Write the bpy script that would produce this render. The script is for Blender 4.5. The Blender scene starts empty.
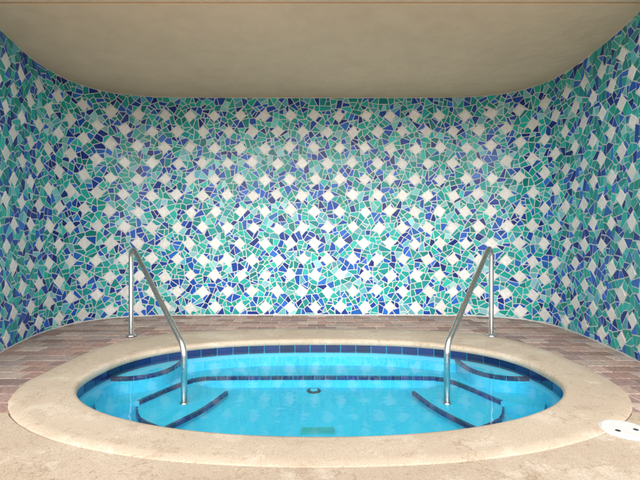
import bpy, math, random
from mathutils import Vector, Quaternion
random.seed(7)
S=bpy.context.scene
col=S.collection
# ------------------------------------------------------------------ helpers
def mesh_obj(name,verts,faces,mat=None,smooth=False,parent=None,fcol=None):
    me=bpy.data.meshes.new(name); me.from_pydata([tuple(v) for v in verts],[],faces); me.update()
    if mat: me.materials.append(mat)
    if smooth:
        me.polygons.foreach_set('use_smooth',[True]*len(me.polygons))
    if fcol:
        at=me.attributes.new('tint','FLOAT_COLOR','FACE')
        flat=[]
        for c in fcol: flat+= [c[0],c[1],c[2],1.0]
        at.data.foreach_set('color',flat)
    ob=bpy.data.objects.new(name,me); col.objects.link(ob)
    if parent: ob.parent=parent
    return ob
def empty(name,loc=(0,0,0)):
    e=bpy.data.objects.new(name,None); e.location=loc; col.objects.link(e); return e
def tag(ob,label,cat,group=None):
    ob["label"]=label; ob["category"]=cat
    if group: ob["group"]=group
def box(x0,x1,y0,y1,z0,z1):
    v=[(x0,y0,z0),(x1,y0,z0),(x1,y1,z0),(x0,y1,z0),(x0,y0,z1),(x1,y0,z1),(x1,y1,z1),(x0,y1,z1)]
    f=[(0,3,2,1),(4,5,6,7),(0,1,5,4),(1,2,6,5),(2,3,7,6),(3,0,4,7)]
    return v,f
def newmat(name):
    m=bpy.data.materials.new(name); m.use_nodes=True
    nt=m.node_tree; b=nt.nodes['Principled BSDF']; return m,nt,b
def N(nt,t,**kw):
    n=nt.nodes.new(t)
    for k,v in kw.items(): setattr(n,k,v)
    return n
def noise(nt,scale,detail=6,rough=0.6,co=None):
    n=N(nt,'ShaderNodeTexNoise'); n.inputs['Scale'].default_value=scale
    n.inputs['Detail'].default_value=detail; n.inputs['Roughness'].default_value=rough
    if co is None:
        g=N(nt,'ShaderNodeNewGeometry'); co=g.outputs['Position']
    nt.links.new(co,n.inputs['Vector']); return n
def ramp(nt,src,stops):
    r=N(nt,'ShaderNodeValToRGB'); e=r.color_ramp.elements
    while len(e)<len(stops): e.new(0.5)
    for i,(p,c) in enumerate(stops):
        e[i].position=p; e[i].color=(c[0],c[1],c[2],1)
    nt.links.new(src,r.inputs['Fac']); return r
def mix(nt,fac,a,b,mode='MIX'):
    m=N(nt,'ShaderNodeMix',data_type='RGBA',blend_type=mode)
    if isinstance(fac,(int,float)): m.inputs[0].default_value=fac
    else: nt.links.new(fac,m.inputs[0])
    for i,x in ((6,a),(7,b)):
        if isinstance(x,tuple): m.inputs[i].default_value=(x[0],x[1],x[2],1)
        else: nt.links.new(x,m.inputs[i])
    return m.outputs[2]
def bump(nt,b,h,strength,dist,prev=None):
    n=N(nt,'ShaderNodeBump'); n.inputs['Strength'].default_value=strength; n.inputs['Distance'].default_value=dist
    nt.links.new(h,n.inputs['Height'])
    if prev: nt.links.new(prev,n.inputs['Normal'])
    nt.links.new(n.outputs[0],b.inputs['Normal']); return n.outputs[0]

# ------------------------------------------------------------------ materials
def concrete(name,c1,c2,stain,dirt,cracks=False):
    m,nt,b=newmat(name)
    a=noise(nt,1.3,4,0.6); r=ramp(nt,a.outputs[0],[(0.34,c1),(0.66,c2)])
    s=noise(nt,2.6,8,0.72); sr=ramp(nt,s.outputs[0],[(0.54,(0,0,0)),(0.58,(0.8,0.8,0.8)),(0.72,(1,1,1))])
    sm=N(nt,'ShaderNodeMath',operation='MULTIPLY'); nt.links.new(sr.outputs[0],sm.inputs[0]); sm.inputs[1].default_value=0.7
    c=mix(nt,sm.outputs[0],r.outputs[0],stain)
    d=noise(nt,4.7,7,0.7); dr=ramp(nt,d.outputs[0],[(0.36,(1,1,1)),(0.44,(0,0,0))])
    dm=N(nt,'ShaderNodeMath',operation='MULTIPLY'); nt.links.new(dr.outputs[0],dm.inputs[0]); dm.inputs[1].default_value=0.5
    c=mix(nt,dm.outputs[0],c,dirt)
    f=noise(nt,160,2,0.7); fr=ramp(nt,f.outputs[0],[(0.35,(0.80,0.78,0.75)),(0.6,(1.05,1.05,1.04))])
    c=mix(nt,1.0,c,fr.outputs[0],'MULTIPLY')
    g=noise(nt,24,5,0.8); gr=ramp(nt,g.outputs[0],[(0.33,(0.66,0.58,0.50)),(0.43,(1,1,1))])
    c=mix(nt,0.7,c,gr.outputs[0],'MULTIPLY')
    h=noise(nt,1.1,9,0.55)   # hairline cracks where the noise crosses its mid level
    cr=ramp(nt,h.outputs[0],[(0.4985,(1,1,1)),(0.5,(0.62,0.54,0.46)),(0.5015,(1,1,1))])
    c=mix(nt,0.55 if cracks else 0.0,c,cr.outputs[0],'MULTIPLY')
    nt.links.new(c,b.inputs['Base Color']); b.inputs['Roughness'].default_value=0.85
    p=bump(nt,b,f.outputs[0],0.5,0.002); bump(nt,b,g.outputs[0],0.5,0.004,p)
    return m
M_cop=concrete('coping_concrete',(0.54,0.44,0.34),(0.62,0.52,0.41),(0.69,0.61,0.51),(0.45,0.335,0.245),True)
M_slab=concrete('deck_concrete',(0.50,0.405,0.31),(0.59,0.49,0.385),(0.69,0.61,0.51),(0.40,0.295,0.215),True)
M_ground=concrete('ground_concrete',(0.62,0.51,0.40),(0.68,0.58,0.46),(0.64,0.55,0.44),(0.50,0.41,0.32))
def stucco(name,c):
    m,nt,b=newmat(name)
    a=noise(nt,0.9,4,0.5); r=ramp(nt,a.outputs[0],[(0.3,tuple(x*0.92 for x in c)),(0.7,tuple(min(1,x*1.05) for x in c))])
    s=noise(nt,60,4,0.7); s2=noise(nt,5,6,0.65)
    sr=ramp(nt,s2.outputs[0],[(0.35,(0.94,0.93,0.91)),(0.6,(1,1,1))])
    nt.links.new(mix(nt,1.0,r.outputs[0],sr.outputs[0],'MULTIPLY'),b.inputs['Base Color']); b.inputs['Roughness'].default_value=0.6
    p=bump(nt,b,s.outputs[0],0.35,0.004); bump(nt,b,s2.outputs[0],0.6,0.025,p)
    return m
M_stucco=stucco('beige_stucco',(0.90,0.655,0.44))
m,nt,b=newmat('grout_white'); a=noise(nt,3,5); r=ramp(nt,a.outputs[0],[(0.3,(0.60,0.63,0.62)),(0.7,(0.74,0.76,0.74))])
nt.links.new(r.outputs[0],b.inputs['Base Color']); b.inputs['Roughness'].default_value=0.9
g=noise(nt,180,2); bump(nt,b,g.outputs[0],0.4,0.002); M_grout=m
def tintmat(name,rough,nscale,amt,bstr,bdist,spec=0.5):
    m,nt,b=newmat(name); at=N(nt,'ShaderNodeAttribute',attribute_name='tint')
    n=noise(nt,nscale,3); r=ramp(nt,n.outputs[0],[(0.3,(1-amt,)*3),(0.7,(1+amt*0.4,)*3)])
    nt.links.new(mix(nt,1.0,at.outputs['Color'],r.outputs[0],'MULTIPLY'),b.inputs['Base Color'])
    b.inputs['Roughness'].default_value=rough; b.inputs['Specular IOR Level'].default_value=spec
    bump(nt,b,n.outputs[0],bstr,bdist); return m
M_mosaic=tintmat('glazed_mosaic',0.28,35,0.14,0.25,0.002,0.25)
M_paver=tintmat('clay_paver',0.85,45,0.32,0.7,0.005,0.2)
M_btile=tintmat('blue_glazed_tile',0.12,20,0.15,0.15,0.002)
m,nt,b=newmat('pool_plaster'); a=noise(nt,2.2,4); r=ramp(nt,a.outputs[0],[(0.3,(0.025,0.47,0.68)),(0.7,(0.04,0.55,0.75))])
nt.links.new(r.outputs[0],b.inputs['Base Color']); b.inputs['Roughness'].default_value=0.8; M_plaster=m
m,nt,b=newmat('stainless_steel'); b.inputs['Metallic'].default_value=1; b.inputs['Base Color'].default_value=(0.72,0.70,0.68,1)
a=noise(nt,70,3); r=ramp(nt,a.outputs[0],[(0.3,(0.22,)*3),(0.7,(0.34,)*3)]); nt.links.new(r.outputs[0],b.inputs['Roughness']); M_steel=m
m,nt,b=newmat('white_plastic'); a=noise(nt,30,5); r=ramp(nt,a.outputs[0],[(0.3,(0.68,0.68,0.66)),(0.7,(0.78,0.78,0.77))])
nt.links.new(r.outputs[0],b.inputs['Base Color']); b.inputs['Roughness'].default_value=0.45; M_white=m
m,nt,b=newmat('dark_recess'); a=noise(nt,30,5); r=ramp(nt,a.outputs[0],[(0.3,(0.02,)*3),(0.7,(0.05,)*3)])
nt.links.new(r.outputs[0],b.inputs['Base Color']); M_dark=m
m,nt,b=newmat('green_reflection'); a=noise(nt,30,5); r=ramp(nt,a.outputs[0],[(0.3,(0.03,0.36,0.36)),(0.7,(0.05,0.42,0.42))])  # green of a reflection in the water, put into a base colour
nt.links.new(r.outputs[0],b.inputs['Base Color']); M_green=m
m=bpy.data.materials.new('pool_water'); m.use_nodes=True; nt=m.node_tree; nt.nodes.clear()
out=N(nt,'ShaderNodeOutputMaterial'); tr=N(nt,'ShaderNodeBsdfTransparent'); gl=N(nt,'ShaderNodeBsdfGlossy')
tr.inputs['Color'].default_value=(0.80,0.97,1.0,1)
gl.inputs['Roughness'].default_value=0.05
fr=N(nt,'ShaderNodeFresnel'); fr.inputs['IOR'].default_value=1.27
geo=N(nt,'ShaderNodeNewGeometry')
n1=noise(nt,4.0,3,0.5); bp=N(nt,'ShaderNodeBump'); bp.inputs['Strength'].default_value=0.25; bp.inputs['Distance'].default_value=0.012
nt.links.new(n1.outputs[0],bp.inputs['Height']); nt.links.new(bp.outputs[0],gl.inputs['Normal']); nt.links.new(bp.outputs[0],fr.inputs['Normal'])
inv=N(nt,'ShaderNodeMath',operation='SUBTRACT'); inv.inputs[0].default_value=1; nt.links.new(geo.outputs['Backfacing'],inv.inputs[1])
mu=N(nt,'ShaderNodeMath',operation='MULTIPLY'); nt.links.new(fr.outputs[0],mu.inputs[0]); nt.links.new(inv.outputs[0],mu.inputs[1])
mx=N(nt,'ShaderNodeMixShader'); nt.links.new(mu.outputs[0],mx.inputs[0]); nt.links.new(tr.outputs[0],mx.inputs[1]); nt.links.new(gl.outputs[0],mx.inputs[2])
nt.links.new(mx.outputs[0],out.inputs['Surface']); M_water=m

# ------------------------------------------------------------------ curves
def sup(t,a,bb,bf,nb,nf,cy):
    c,s=math.cos(t),math.sin(t)
    n=nb if s>=0 else nf; b_=bb if s>=0 else bf
    x=a*math.copysign(abs(c)**(2/n),c); y=b_*math.copysign(abs(s)**(2/n),s)
    return (x,cy+y)
CY=3.16
def inner(t,o=0): return sup(t,1.70+o,1.05+o,1.00+o,2.5,2.08,CY)
def outer(t,o=0): return sup(t,2.06+o,1.56+o,1.29+o,3.4,2.2,CY)
NT=288
TS=[2*math.pi*i/NT for i in range(NT)]
def resample(pts,n=None,step=None,closed=True):
    P=list(pts)+([pts[0]] if closed else [])
    d=[0]
    for i in range(1,len(P)): d.append(d[-1]+math.dist(P[i],P[i-1]))
    L=d[-1]
    if n is None: n=max(1,round(L/step))
    out=[];j=0
    for k in range(n if closed else n+1):
        s=L*k/n
        while j<len(d)-2 and d[j+1]<s: j+=1
        f=(s-d[j])/max(1e-9,d[j+1]-d[j]); a=P[j];b_=P[j+1]
        out.append(tuple(a[q]+(b_[q]-a[q])*f for q in range(len(a))))
    return out,L

# ------------------------------------------------------------------ spa pool
WZ=-0.088; FZ=-0.36
pool=empty('spa_pool',(0,0,0)); tag(pool,"oval sunken spa pool with concrete coping and blue tile band","spa pool")
prof=[(0.03,-0.06),(0.0,-0.045),(-0.004,-0.028),(0.004,-0.012),(0.03,-0.002),(0.08,0.0),(0.3,0.002),(0.5,0.002),(0.75,0.001),(0.97,-0.001),(0.99,-0.006),(1.0,-0.014),(1.0,-0.05)]
V=[];F=[]
for i,t in enumerate(TS):
    pi,po=inner(t),outer(t)
    for s,z in prof:
        wob=0.0015*math.sin(5*t+7*s)+0.001*math.sin(17*t) if 0.05<s<0.98 else 0
        w=s+(0.004*math.sin(23*t+1.3)+0.003*math.sin(61*t) if s>0.9 else 0)
        V.append((pi[0]+(po[0]-pi[0])*w,pi[1]+(po[1]-pi[1])*w,z+wob))
k=len(prof)
for i in range(NT):
    j=(i+1)%NT
    for q in range(k-1): F.append((i*k+q,i*k+q+1,j*k+q+1,j*k+q))
mesh_obj('coping',V,F,M_cop,True,pool)
V=[];F=[]
lv=[(0.03,-0.04),(0.03,-0.18),(0.02,-0.30),(-0.02,-0.345),(-0.06,FZ)]
for o,z in lv:
    for t in TS:
        p=inner(t,o); V.append((p[0],p[1],z))
for q in range(len(lv)-1):
    for i in range(NT):
        j=(i+1)%NT; F.append((q*NT+i,q*NT+j,(q+1)*NT+j,(q+1)*NT+i))
F.append(tuple((len(lv)-1)*NT+i for i in range(NT)))
mesh_obj('basin',V,F,M_plaster,False,pool)
def tilebox(V,F,C,a,b_,nrm,z0,z1,d0,d1,c):
    base=len(V)
    for d in (d0,d1):
        for p,z in ((a,z0),(b_,z0),(b_,z1),(a,z1)):
            V.append((p[0]+nrm[0]*d,p[1]+nrm[1]*d,z))
    fs=[(0,3,2,1),(4,5,6,7),(0,1,5,4),(1,2,6,5),(2,3,7,6),(3,0,4,7)]
    for f in fs: F.append(tuple(base+q for q in f)); C.append(c)
def navy():
    k=random.uniform(0.6,1.4); return (0.010*k,0.026*k,0.12*k*random.uniform(.85,1.15))
pts,L=resample([inner(t,0.026) for t in TS],step=0.152)
V=[];F=[];C=[]
n=len(pts)
for i in range(n):
    a=Vector(pts[i]);b_=Vector(pts[(i+1)%n]); d=(b_-a).normalized(); nn=Vector((-d.y,d.x))
    tilebox(V,F,C,a+d*0.004,b_-d*0.004,nn,-0.135,-0.047,0.0,0.006,navy())
mesh_obj('waterline_tiles',V,F,M_btile,False,pool,C)
def prism(name,pts,ztop,zbot):
    n=len(pts); V=[(p[0],p[1],ztop) for p in pts]+[(p[0],p[1],zbot) for p in pts]
    F=[tuple(range(n)),tuple(range(2*n-1,n-1,-1))]+[(i,i+n,(i+1)%n+n,(i+1)%n) for i in range(n)]
    return mesh_obj(name,V,F,M_plaster,False,pool)
def cat(pts,m=10):
    out=[]
    P=[pts[0]]+list(pts)+[pts[-1]]
    for i in range(1,len(P)-2):
        for k in range(m):
            t=k/m; r=[]
            for q in range(2):
                p0,p1,p2,p3=P[i-1][q],P[i][q],P[i+1][q],P[i+2][q]
                r.append(0.5*((2*p1)+(-p0+p2)*t+(2*p0-5*p1+4*p2-p3)*t*t+(-p0+3*p1-3*p2+p3)*t**3))
            out.append(tuple(r))
    out.append(pts[-1]); return out
def nosing(path,ztop,w=0.022,h=0.028,flip=1):
    p,L=resample(path,step=0.10,closed=False)
    V=[];F=[];C=[]
    for i in range(len(p)-1):
        a=Vector(p[i]);b_=Vector(p[i+1]);d=(b_-a).normalized();nn=Vector((-d.y,d.x))*flip
        tilebox(V,F,C,a+d*.002,b_-d*.002,nn,ztop-h,ztop+0.004,-w,0.005,navy())
    return mesh_obj('nosing_tiles',V,F,M_btile,False,pool,C)
BZ=-0.262
def arcpts(t0,t1,o,m=40): return [inner(t0+(t1-t0)*i/m,o) for i in range(m+1)]
nose=[(-1.66,3.16),(-1.40,3.30),(-1.145,3.80),(-0.95,3.87),(-0.5,3.88),(0,3.885),(0.5,3.88),(0.95,3.87),(1.145,3.80),(1.40,3.30),(1.66,3.16)]
nose=[nose[0]]+cat(nose[1:-1],6)+[nose[-1]]
back=arcpts(0.05,math.pi-0.05,0.025)
prism('bench',nose+back,BZ,FZ-0.02)
nosing(nose[1:-1],BZ,flip=-1)
for sx in (-1,1):
    n1=cat([(sx*1.71,3.47),(sx*1.52,3.48),(sx*1.37,3.58),(sx*1.29,3.74),(sx*1.27,4.04)],6)
    bk=[inner(t,0.025) for t in [0.28,0.35,0.45,0.55,0.7,0.8,0.9,0.98]]; bk=[(sx*abs(x),y) for x,y in bk]
    bk=[p for p in bk if p[1]>3.5 and abs(p[0])>1.28]
    poly=n1+sorted(bk,key=lambda p:-p[1])
    prism('step',poly,-0.135,BZ-0.01)
    nosing(n1,-0.135,flip=sx)
    A=(sx*1.43,3.34);B=(sx*1.08,2.93);Cc=(sx*0.80,3.63);D=(sx*1.145,3.84)
    e1=cat([A,(sx*1.31,3.10),B],6); e2=cat([B,(sx*0.90,3.28),Cc],6)
    prism('step',e1+e2[1:]+[D],-0.305,FZ-0.02)
    nosing(e1,-0.305,flip=-sx,w=0.012); nosing(e2,-0.305,flip=-sx,w=0.02)
def disc(cx,cy,z,r,h,seg=40):
    V=[];F=[]
    for zz,rr in ((z,r),(z+h*0.6,r),(z+h,r*0.93)):
        for i in range(seg):
            a=2*math.pi*i/seg; V.append((cx+rr*math.cos(a),cy+rr*math.sin(a),zz))
    for q in range(2):
        for i in range(seg):
            j=(i+1)%seg;F.append((q*seg+i,q*seg+j,(q+1)*seg+j,(q+1)*seg+i))
    F.append(tuple(2*seg+i for i in range(seg)))
    return V,F
V,F=disc(-0.055,3.79,FZ,0.062,0.012); dr=mesh_obj('drain_cover',V,F,M_dark,False,pool)
V,F=disc(-0.055,3.79,FZ+0.011,0.034,0.008); mesh_obj('drain_grille',V,F,M_plaster,False,dr)
V=[];F=[]
def addbox(*a):
    v,f=box(*a);o=len(V);V.extend(v);F.extend([tuple(q+o for q in ff) for ff in f])
for i in range(7): addbox(-0.125,0.095,2.955+i*0.013,2.963+i*0.013,FZ,FZ+0.012)
addbox(-0.13,-0.12,2.95,3.045,FZ,FZ+0.013);addbox(0.09,0.10,2.95,3.045,FZ,FZ+0.013)
mesh_obj('reflection_bars',V,F,M_green,False,pool)  # added bars on the floor, standing in for a faint green reflection
V=[(inner(t,0.05)[0],inner(t,0.05)[1],WZ) for t in TS]
w=mesh_obj('water',V,[tuple(range(NT))],M_water); w["kind"]="structure"

# ------------------------------------------------------------------ ground, deck, pavers
V=[];F=[]
for r in (0,1,2,3):
    for t in TS:
        p=outer(t,-0.12)
        if r:
            R=(0,8,60,900)[r]; V.append((R*math.cos(t),CY+R*math.sin(t),-0.035))
        else: V.append((p[0],p[1],-0.035))
for q in range(3):
    for i in range(NT):
        j=(i+1)%NT;F.append((q*NT+i,(q+1)*NT+i,(q+1)*NT+j,q*NT+j))
g=mesh_obj('ground',V,F,M_ground); g["kind"]="structure"
curve=[outer(math.pi+ (math.pi)*i/160,0.006) for i in range(161)]
curve=[p for p in curve if p[1]<2.45]
poly=[(-7,2.45)]+[(curve[0][0],2.45)]+curve+[(curve[-1][0],2.45)]+[(7,2.45),(7,1.20),(-7,1.20)]
V=[(x,y,-0.004) for x,y in poly]+[(x,y,-0.05) for x,y in poly]; n=len(poly)
F=[tuple(range(n))]+[(i,i+n,(i+1)%n+n,(i+1)%n) for i in range(n)]
for y0,y1 in ((-1.9,1.194),(-8,-1.906)):
    v,f=box(-7,7,y0,y1,-0.05,-0.004); o=len(V); V+=v; F+=[tuple(q+o for q in ff) for ff in f]
d=mesh_obj('pavement',V,F,M_slab); d["kind"]="structure"
ctrl=[(-2.42,2.5),(-2.62,3.1),(-2.79,3.7),(-2.91,4.2),(-2.95,4.6),(-2.89,5.0),(-2.65,5.34),(-2.2,5.51),(-1.5,5.55),(-0.7,5.56),(0,5.56),(0.7,5.56),(1.4,5.55),(2.0,5.51),(2.42,5.34),(2.65,5.0),(2.71,4.6),(2.69,4.2),(2.63,3.7),(2.53,3.2),(2.40,2.5)]
path=cat(ctrl,16)
path,LW=resample(path,n=260,closed=False)
nrm=[]
for i in range(len(path)):
    a=path[max(0,i-1)];b_=path[min(len(path)-1,i+1)]
    d=Vector((b_[0]-a[0],b_[1]-a[1])).normalized(); nrm.append((d.y,-d.x))
def wpos(u,h):
    s=max(0,min(0.99999,u/LW))*260; i=int(s); f=s-i
    a,b_=path[i],path[i+1]; na,nb=nrm[i],nrm[i+1]
    return (a[0]+(b_[0]-a[0])*f+(na[0]+(nb[0]-na[0])*f)*h, a[1]+(b_[1]-a[1])*f+(na[1]+(nb[1]-na[1])*f)*h)
def inside_path(x,y):
    P=path; c=False; j=len(P)-1
    for i in range(len(P)):
        if (P[i][1]>y)!=(P[j][1]>y) and x<(P[j][0]-P[i][0])*(y-P[i][1])/(P[j][1]-P[i][1])+P[i][0]: c=not c
        j=i
    return c
V=[];F=[];C=[]
pal=[(0.43,0.285,0.24),(0.51,0.375,0.32),(0.38,0.265,0.235),(0.56,0.445,0.385),(0.47,0.37,0.335),(0.35,0.255,0.235),(0.49,0.335,0.285)]
bw,bh,gp=0.225,0.15,0.013
row=0; y=2.458
while y<5.7:
    x=-3.3+(row%2)*bw/2
    while x<3.2:
        x0,x1,y0,y1=x+gp/2,x+bw-gp/2,y+gp/2,y+bh-gp/2
        cs=[(x0,y0),(x1,y0),(x1,y1),(x0,y1)]
        bad=False
        for cx,cy in cs:
            aa,bb=(2.06-.22),(1.56-.25) if cy>CY else (1.29-.2)
            nn=3.4 if cy>CY else 2.2
            if abs(cx/aa)**nn+abs((cy-CY)/bb)**nn<1: bad=True
        if not bad and any(inside_path(cx,cy) for cx,cy in cs):
            zt=-0.007+random.uniform(-0.002,0.001); k=random.uniform(0.82,1.15); c=random.choice(pal); c=tuple(q*k for q in c)
            j=0.004; o=len(V)
            jt=[random.uniform(-.0015,.0015) for _ in range(4)]
            for cx,cy in cs: V.append((cx,cy,-0.034))
            for cx,cy in cs: V.append((cx,cy,zt-0.003))
            for (sx,sy),(cx,cy),q in zip(((1,1),(-1,1),(-1,-1),(1,-1)),cs,jt): V.append((cx+sx*j,cy+sy*j,zt+q*0.5))
            for q in range(4):
                r=(q+1)%4; F.append((o+q,o+r,o+4+r,o+4+q)); F.append((o+4+q,o+4+r,o+8+r,o+8+q)); C+=[c,c]
            F.append((o+8,o+9,o+10,o+11)); C.append(c)
            o=len(V); km=random.uniform(.9,1.05)
            V+=[(x,y,-0.0125),(x+bw,y,-0.0125),(x+bw,y+bh,-0.0125),(x,y+bh,-0.0125)]; F.append((o,o+1,o+2,o+3)); C.append((0.60*km,0.56*km,0.50*km))
        x+=bw
    y+=bh; row+=1
p=mesh_obj('brick_pavement',V,F,M_paver,False,None,C); p["kind"]="structure"

# ------------------------------------------------------------------ alcove wall
H=2.83
V=[];F=[]; n=len(path)
for h,z in ((0,-0.034),(0,H+0.02),(-0.22,H+0.02),(-0.22,-0.034)):
    for i in range(n): V.append((path[i][0]+nrm[i][0]*h,path[i][1]+nrm[i][1]*h,z))
for q in range(4):
    r=(q+1)%4
    for i in range(n-1): F.append((q*n+i,r*n+i,r*n+i+1,q*n+i+1))
F.append((0,n,2*n,3*n));F.append((n-1,2*n-1,3*n-1,4*n-1))
wall=mesh_obj('mosaic_wall',V,F,M_grout); tag(wall,"curved alcove wall covered in blue and green broken tile mosaic","wall")
def clip(poly,nx,ny,c):
    out=[];m=len(poly)
    for i in range(m):
        a=poly[i];b_=poly[(i+1)%m]
        da=nx*a[0]+ny*a[1]-c; db=nx*b_[0]+ny*b_[1]-c
        if da<=0: out.append(a)
        if (da<0<db) or (db<0<da):
            t=da/(da-db); out.append((a[0]+(b_[0]-a[0])*t,a[1]+(b_[1]-a[1])*t))
    return out
def area(p):
    s=0
    for i in range(len(p)):
        a=p[i];b_=p[(i+1)%len(p)]; s+=a[0]*b_[1]-a[1]*b_[0]
    return s/2
def cen(p): return (sum(q[0] for q in p)/len(p),sum(q[1] for q in p)/len(p))
def inset(p,d):
    o=p
    m=len(p)
    for i in range(m):
        a=p[i];b_=p[(i+1)%m]; dx,dy=b_[0]-a[0],b_[1]-a[1]; l=math.hypot(dx,dy)
        if l<1e-6: continue
        nx,ny=dy/l,-dx/l
        o=clip(o,nx,ny,nx*a[0]+ny*a[1]-d)
        if len(o)<3: return []
    return o
PX,PY=0.325,0.212
dia={}
dl=[]
j=0; v=0.10
while v<H-0.03:
    u=0.1+(j%2)*PX/2
    while u<LW:
        th=math.radians(45+random.gauss(0,5)); dl.append((u+random.gauss(0,.008),v+random.gauss(0,.007),th,0.055*random.uniform(.93,1.05)))
        u+=PX
    v+=PY*0.98; j+=1
for dd in dl: dia.setdefault((int(dd[0]/0.2),int(dd[1]/0.2)),[]).append(dd)
def near(x,y):
    gx,gy=int(x/0.2),int(y/0.2)
    return [q for a in (-1,0,1) for b_ in (-1,0,1) for q in dia.get((gx+a,gy+b_),[])]
G=0.135
NX,NY=int(LW/G)+2,int(H/G)+2
seeds={}
for i in range(-1,NX+1):
    for j in range(-1,NY+1):
        seeds[(i,j)]=((i+random.uniform(.08,.92))*G,(j+random.uniform(.08,.92))*G)
shards=[]
def split(p,thr):
    A=area(p)
    if A<thr or len(p)<3: shards.append(p); return
    c=cen(p)
    sxx=sum((q[0]-c[0])**2 for q in p);syy=sum((q[1]-c[1])**2 for q in p);sxy=sum((q[0]-c[0])*(q[1]-c[1]) for q in p)
    th=0.5*math.atan2(2*sxy,sxx-syy)+math.radians(random.gauss(0,20))
    nx,ny=math.cos(th),math.sin(th)
    c0=nx*c[0]+ny*c[1]+random.uniform(-.012,.012)
    for s in (1,-1):
        q=clip(p,nx*s,ny*s,c0*s)
        if len(q)>=3 and area(q)>1e-5: split(q,random.uniform(.0046,.0105))
for (i,j),(sx,sy) in seeds.items():
    p=[(sx-.28,sy-.28),(sx+.28,sy-.28),(sx+.28,sy+.28),(sx-.28,sy+.28)]
    for a in range(-2,3):
        for b_ in range(-2,3):
            q=seeds.get((i+a,j+b_))
            if q is None or (a==0 and b_==0): continue
            nx,ny=q[0]-sx,q[1]-sy
            p=clip(p,nx,ny,nx*(sx+q[0])/2+ny*(sy+q[1])/2)
            if len(p)<3: break
        if len(p)<3: break
    if len(p)<3: continue
    for nx,ny,c in ((-1,0,0.002),(1,0,LW-0.002),(0,-1,-0.003),(0,1,H-0.004)):
        p=clip(p,nx,ny,c)
        if len(p)<3: break
    if len(p)<3: continue
    split(p,random.uniform(.005,.010))
V=[];F=[];C=[]
def addshard(p,c,thick=0.004):
    m=len(p)
    if m<3: return
    q=inset(p,0.0012)
    cc=cen(p)
    if len(q)!=m: q=[(a[0]*.96+cc[0]*.04,a[1]*.96+cc[1]*.04) for a in p]
    tx,ty=random.gauss(0,.018),random.gauss(0,.018)
    o=len(V)
    for a in p: X,Y=wpos(a[0],-0.001); V.append((X,Y,a[1]))
    for a in p: X,Y=wpos(a[0],thick-0.001+tx*(a[0]-cc[0])+ty*(a[1]-cc[1])); V.append((X,Y,a[1]))
    for a in q: X,Y=wpos(a[0],thick+tx*(a[0]-cc[0])+ty*(a[1]-cc[1])); V.append((X,Y,a[1]))
    for i in range(m):
        r=(i+1)%m
        F.append((o+i,o+r,o+m+r,o+m+i));F.append((o+m+i,o+m+r,o+2*m+r,o+2*m+i)); C.append(c);C.append(c)
    F.append(tuple(o+2*m+i for i in range(m)));C.append(c)
greens=[(0.01,0.34,0.30),(0.015,0.41,0.37),(0.01,0.25,0.25),(0.03,0.47,0.41),(0.015,0.32,0.34)]
blues=[(0.012,0.07,0.38),(0.015,0.10,0.48),(0.01,0.035,0.23),(0.02,0.15,0.54)]
lights=[(0.18,0.52,0.55),(0.27,0.60,0.63),(0.10,0.42,0.50)]
def jig(c):
    k=random.uniform(.8,1.2); return tuple(min(.9,q*k*random.uniform(.92,1.08)) for q in c)
for p in shards:
    c=cen(p)
    dn=9
    for (du,dv,th,hs) in near(*c):
        dd=math.hypot(du-c[0],dv-c[1])
        if dd>0.22: continue
        dn=min(dn,dd)
        ct,st=math.cos(th),math.sin(th)
        loc=[((q[0]-du)*ct+(q[1]-dv)*st,-(q[0]-du)*st+(q[1]-dv)*ct) for q in p]
        if min(l[0] for l in loc)>hs or max(l[0] for l in loc)<-hs or min(l[1] for l in loc)>hs or max(l[1] for l in loc)<-hs: continue
        best=[];ba=0
        for nx,ny in ((ct,st),(-ct,-st),(-st,ct),(st,-ct)):
            q=clip(p,-nx,-ny,-(nx*du+ny*dv+hs))
            if len(q)>=3 and area(q)>ba: ba=area(q);best=q
        p=best
        if len(p)<3: break
    if len(p)<3: continue
    p=inset(p,random.uniform(.0040,.0064))
    if len(p)>=3:
        q=[p[0]]
        for a in p[1:]:
            if math.dist(a,q[-1])>0.0015: q.append(a)
        if math.dist(q[0],q[-1])<0.0015: q.pop()
        p=q
    if len(p)<3 or area(p)<0.00022: continue
    r=random.random()
    pb=0.46 if dn<0.10 else 0.32
    if r<pb: cc=random.choice(blues)
    elif r<pb+0.12: cc=random.choice(lights)
    else: cc=random.choice(greens)
    addshard(p,jig(cc))
for (du,dv,th,hs) in dl:
    ct,st=math.cos(th),math.sin(th)
    p=[]
    for a,b_ in ((-1,-1),(1,-1),(1,1),(-1,1)):
        a*=(hs-.0035)*random.uniform(.94,1.03); b_*=(hs-.0035)*random.uniform(.94,1.03)
        p.append((du+a*ct-b_*st,dv+a*st+b_*ct))
    for nx,ny,c in ((-1,0,-0.002),(1,0,LW-0.002),(0,-1,-0.004),(0,1,H-0.006)):
        p=clip(p,nx,ny,c)
        if len(p)<3: break
    if len(p)<3: continue
    k=random.uniform(.9,1.04); addshard(p,(0.86*k,0.84*k,0.81*k) ,0.0045)
mesh_obj('mosaic_tiling',V,F,M_mosaic,False,wall,C)

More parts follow.
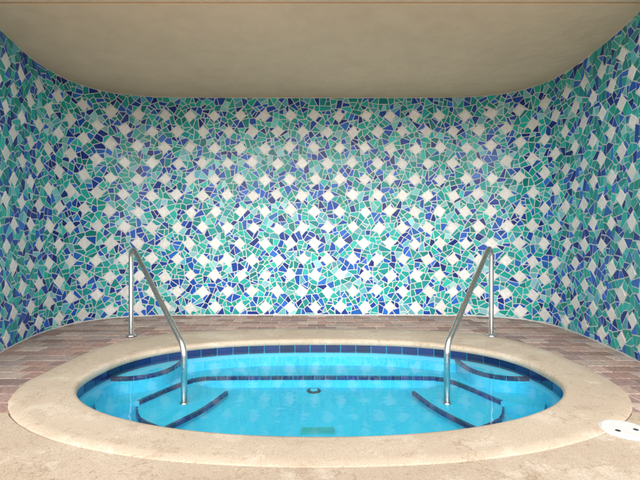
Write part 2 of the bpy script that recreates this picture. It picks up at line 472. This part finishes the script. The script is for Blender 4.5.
# ------------------------------------------------------------------ roof over alcove
roof=empty('alcove_roof',(0,4.2,H)); tag(roof,"smooth beige stucco roof slab with front beam over the alcove","roof")
def addpart(name,b6,mat,par):
    v,f=box(*b6); pl=par.location
    v=[(a-pl.x,b_-pl.y,c-pl.z) for a,b_,c in v]
    ob=mesh_obj(name,v,f,mat,False,par)
    bm=ob.modifiers.new('bev','BEVEL'); bm.width=0.008; bm.segments=2
    return ob
addpart('ceiling',(-3.4,3.2,3.335,6.0,H,H+0.25),M_stucco,roof)
addpart('beam',(-3.4,3.2,3.06,3.31,H-0.003,H+0.8),M_stucco,roof)
addpart('groove_backing',(-3.39,3.19,3.30,3.36,H+0.04,H+0.2),M_dark,roof)
for sx,x0,x1 in ((-1,-9,-2.43),(1,2.41,9)):
    v,f=box(x0,x1,2.25,2.496,-0.034,H+0.8)
    fw=mesh_obj('stucco_wall',v,f,M_stucco); tag(fw,"plain beige stucco wall beside the mosaic alcove","wall","stucco walls flanking the alcove")

# ------------------------------------------------------------------ handrails
def tube(path,r,seg=20):
    V=[];F=[]; P=[Vector(p) for p in path]
    up=None
    for i,p in enumerate(P):
        d=(P[min(i+1,len(P)-1)]-P[max(i-1,0)]).normalized()
        if up is None:
            up=Vector((1,0,0)) if abs(d.x)<.9 else Vector((0,1,0))
        s=d.cross(up).normalized(); up=s.cross(d).normalized()
        for k in range(seg):
            a=2*math.pi*k/seg; V.append(p+s*math.cos(a)*r+up*math.sin(a)*r)
    for i in range(len(P)-1):
        for k in range(seg):
            j=(k+1)%seg; F.append((i*seg+k,i*seg+j,(i+1)*seg+j,(i+1)*seg+k))
    F.append(tuple(range(seg)));F.append(tuple((len(P)-1)*seg+k for k in range(seg)))
    return V,F
def fillet(pts,rs,m=14):
    P=[Vector(p) for p in pts]; out=[P[0]]
    for i in range(1,len(P)-1):
        a=(P[i-1]-P[i]).normalized();b_=(P[i+1]-P[i]).normalized()
        ang=a.angle(b_); r=rs[i-1]; t=r/math.tan(ang/2)
        p1=P[i]+a*t;p2=P[i]+b_*t
        bis=(a+b_).normalized(); c=P[i]+bis*(r/math.sin(ang/2))
        v1=(p1-c);v2=(p2-c); tot=v1.angle(v2); ax=v1.cross(v2).normalized()
        for k in range(m+1): out.append(c+Quaternion(ax,tot*k/m)@v1)
    out.append(P[-1]); return out
def ringflange(r0,r1,h,seg=36):
    pr=[(r1,0),(r1,h*0.35),(r1*0.93,h*0.7),(r0*1.25,h),(r0,h)]
    V=[];F=[]
    for r,z in pr:
        for k in range(seg):
            a=2*math.pi*k/seg;V.append((r*math.cos(a),r*math.sin(a),z))
    for q in range(len(pr)-1):
        for k in range(seg):
            j=(k+1)%seg;F.append((q*seg+k,q*seg+j,(q+1)*seg+j,(q+1)*seg+k))
    return V,F
def handrail(o,i_,top,bend,lab):
    e=empty('handrail',(o[0],o[1],0)); tag(e,lab,"handrail","pool entry handrails")
    dx,dy=i_[0]-o[0],i_[1]-o[1]
    pts=[(0,0,-0.03),(0,0,top+0.055),(dx,dy,bend-0.02),(dx,dy,-0.31)]
    pp=fillet(pts,[0.075,0.14])
    V,F=tube(pp,0.0235); mesh_obj('rail_tube',V,F,M_steel,True,e)
    V,F=ringflange(0.0235,0.052,0.020); mesh_obj('flange',V,F,M_steel,True,e)
    V,F=ringflange(0.0235,0.034,0.014); f2=mesh_obj('flange',V,F,M_steel,True,e); f2.location=(dx,dy,-0.305)
handrail((-1.93,4.36),(-1.07,3.36),0.885,0.16,"bent stainless steel pool handrail standing on the coping")
handrail((1.75,4.36),(1.00,3.36),0.900,0.18,"bent stainless steel pool handrail standing on the coping")

# ------------------------------------------------------------------ skimmer lid
lx,ly=1.595,2.235
lid=empty('skimmer_lid',(lx,ly,0)); tag(lid,"round white plastic skimmer lid set in concrete deck","skimmer lid")
V,F=disc(0,0,-0.01,0.122,0.012,64); mesh_obj('lid_frame',V,F,M_white,False,lid)
V,F=disc(0,0,0.0005,0.108,0.005,64); mesh_obj('lid_cover',V,F,M_white,False,lid)
for a,b_ in ((-0.055,-0.03),(0.045,-0.02)):
    V,F=disc(a,b_,0.0038,0.013,0.003,24); mesh_obj('finger_hole',V,F,M_dark,False,lid)

# ------------------------------------------------------------------ light
w=bpy.data.worlds.new("World"); S.world=w; w.use_nodes=True; nt=w.node_tree
bg=nt.nodes['Background']; sky=nt.nodes.new('ShaderNodeTexSky'); sky.sky_type='NISHITA'; sky.sun_disc=False
EL,AZ=28,183
sky.sun_elevation=math.radians(EL); sky.sun_rotation=math.radians(AZ); sky.dust_density=5.0; sky.air_density=1.0
hs=nt.nodes.new('ShaderNodeHueSaturation'); hs.inputs['Saturation'].default_value=0.25
nt.links.new(sky.outputs[0],hs.inputs['Color']); nt.links.new(hs.outputs[0],bg.inputs['Color']); bg.inputs['Strength'].default_value=0.15
sd=bpy.data.lights.new('sun','SUN'); sd.energy=3.9; sd.angle=math.radians(135); sd.color=(1,0.97,0.93)
so=bpy.data.objects.new('sun',sd); col.objects.link(so)
az=math.radians(AZ); el=math.radians(EL)
dirv=Vector((math.sin(az)*math.cos(el),math.cos(az)*math.cos(el),math.sin(el)))
so.rotation_euler=dirv.to_track_quat('Z','Y').to_euler()
# ------------------------------------------------------------------ camera
cd=bpy.data.cameras.new('camera'); cd.lens=24; cd.sensor_width=36; cd.clip_end=3000; cd.shift_y=-0.003
co=bpy.data.objects.new('camera',cd); col.objects.link(co); co.location=(0,0,1.0); co.rotation_euler=(math.radians(90),0,0)
S.camera=co
S.view_settings.view_transform='Standard'; S.view_settings.look='None'; S.view_settings.exposure=0
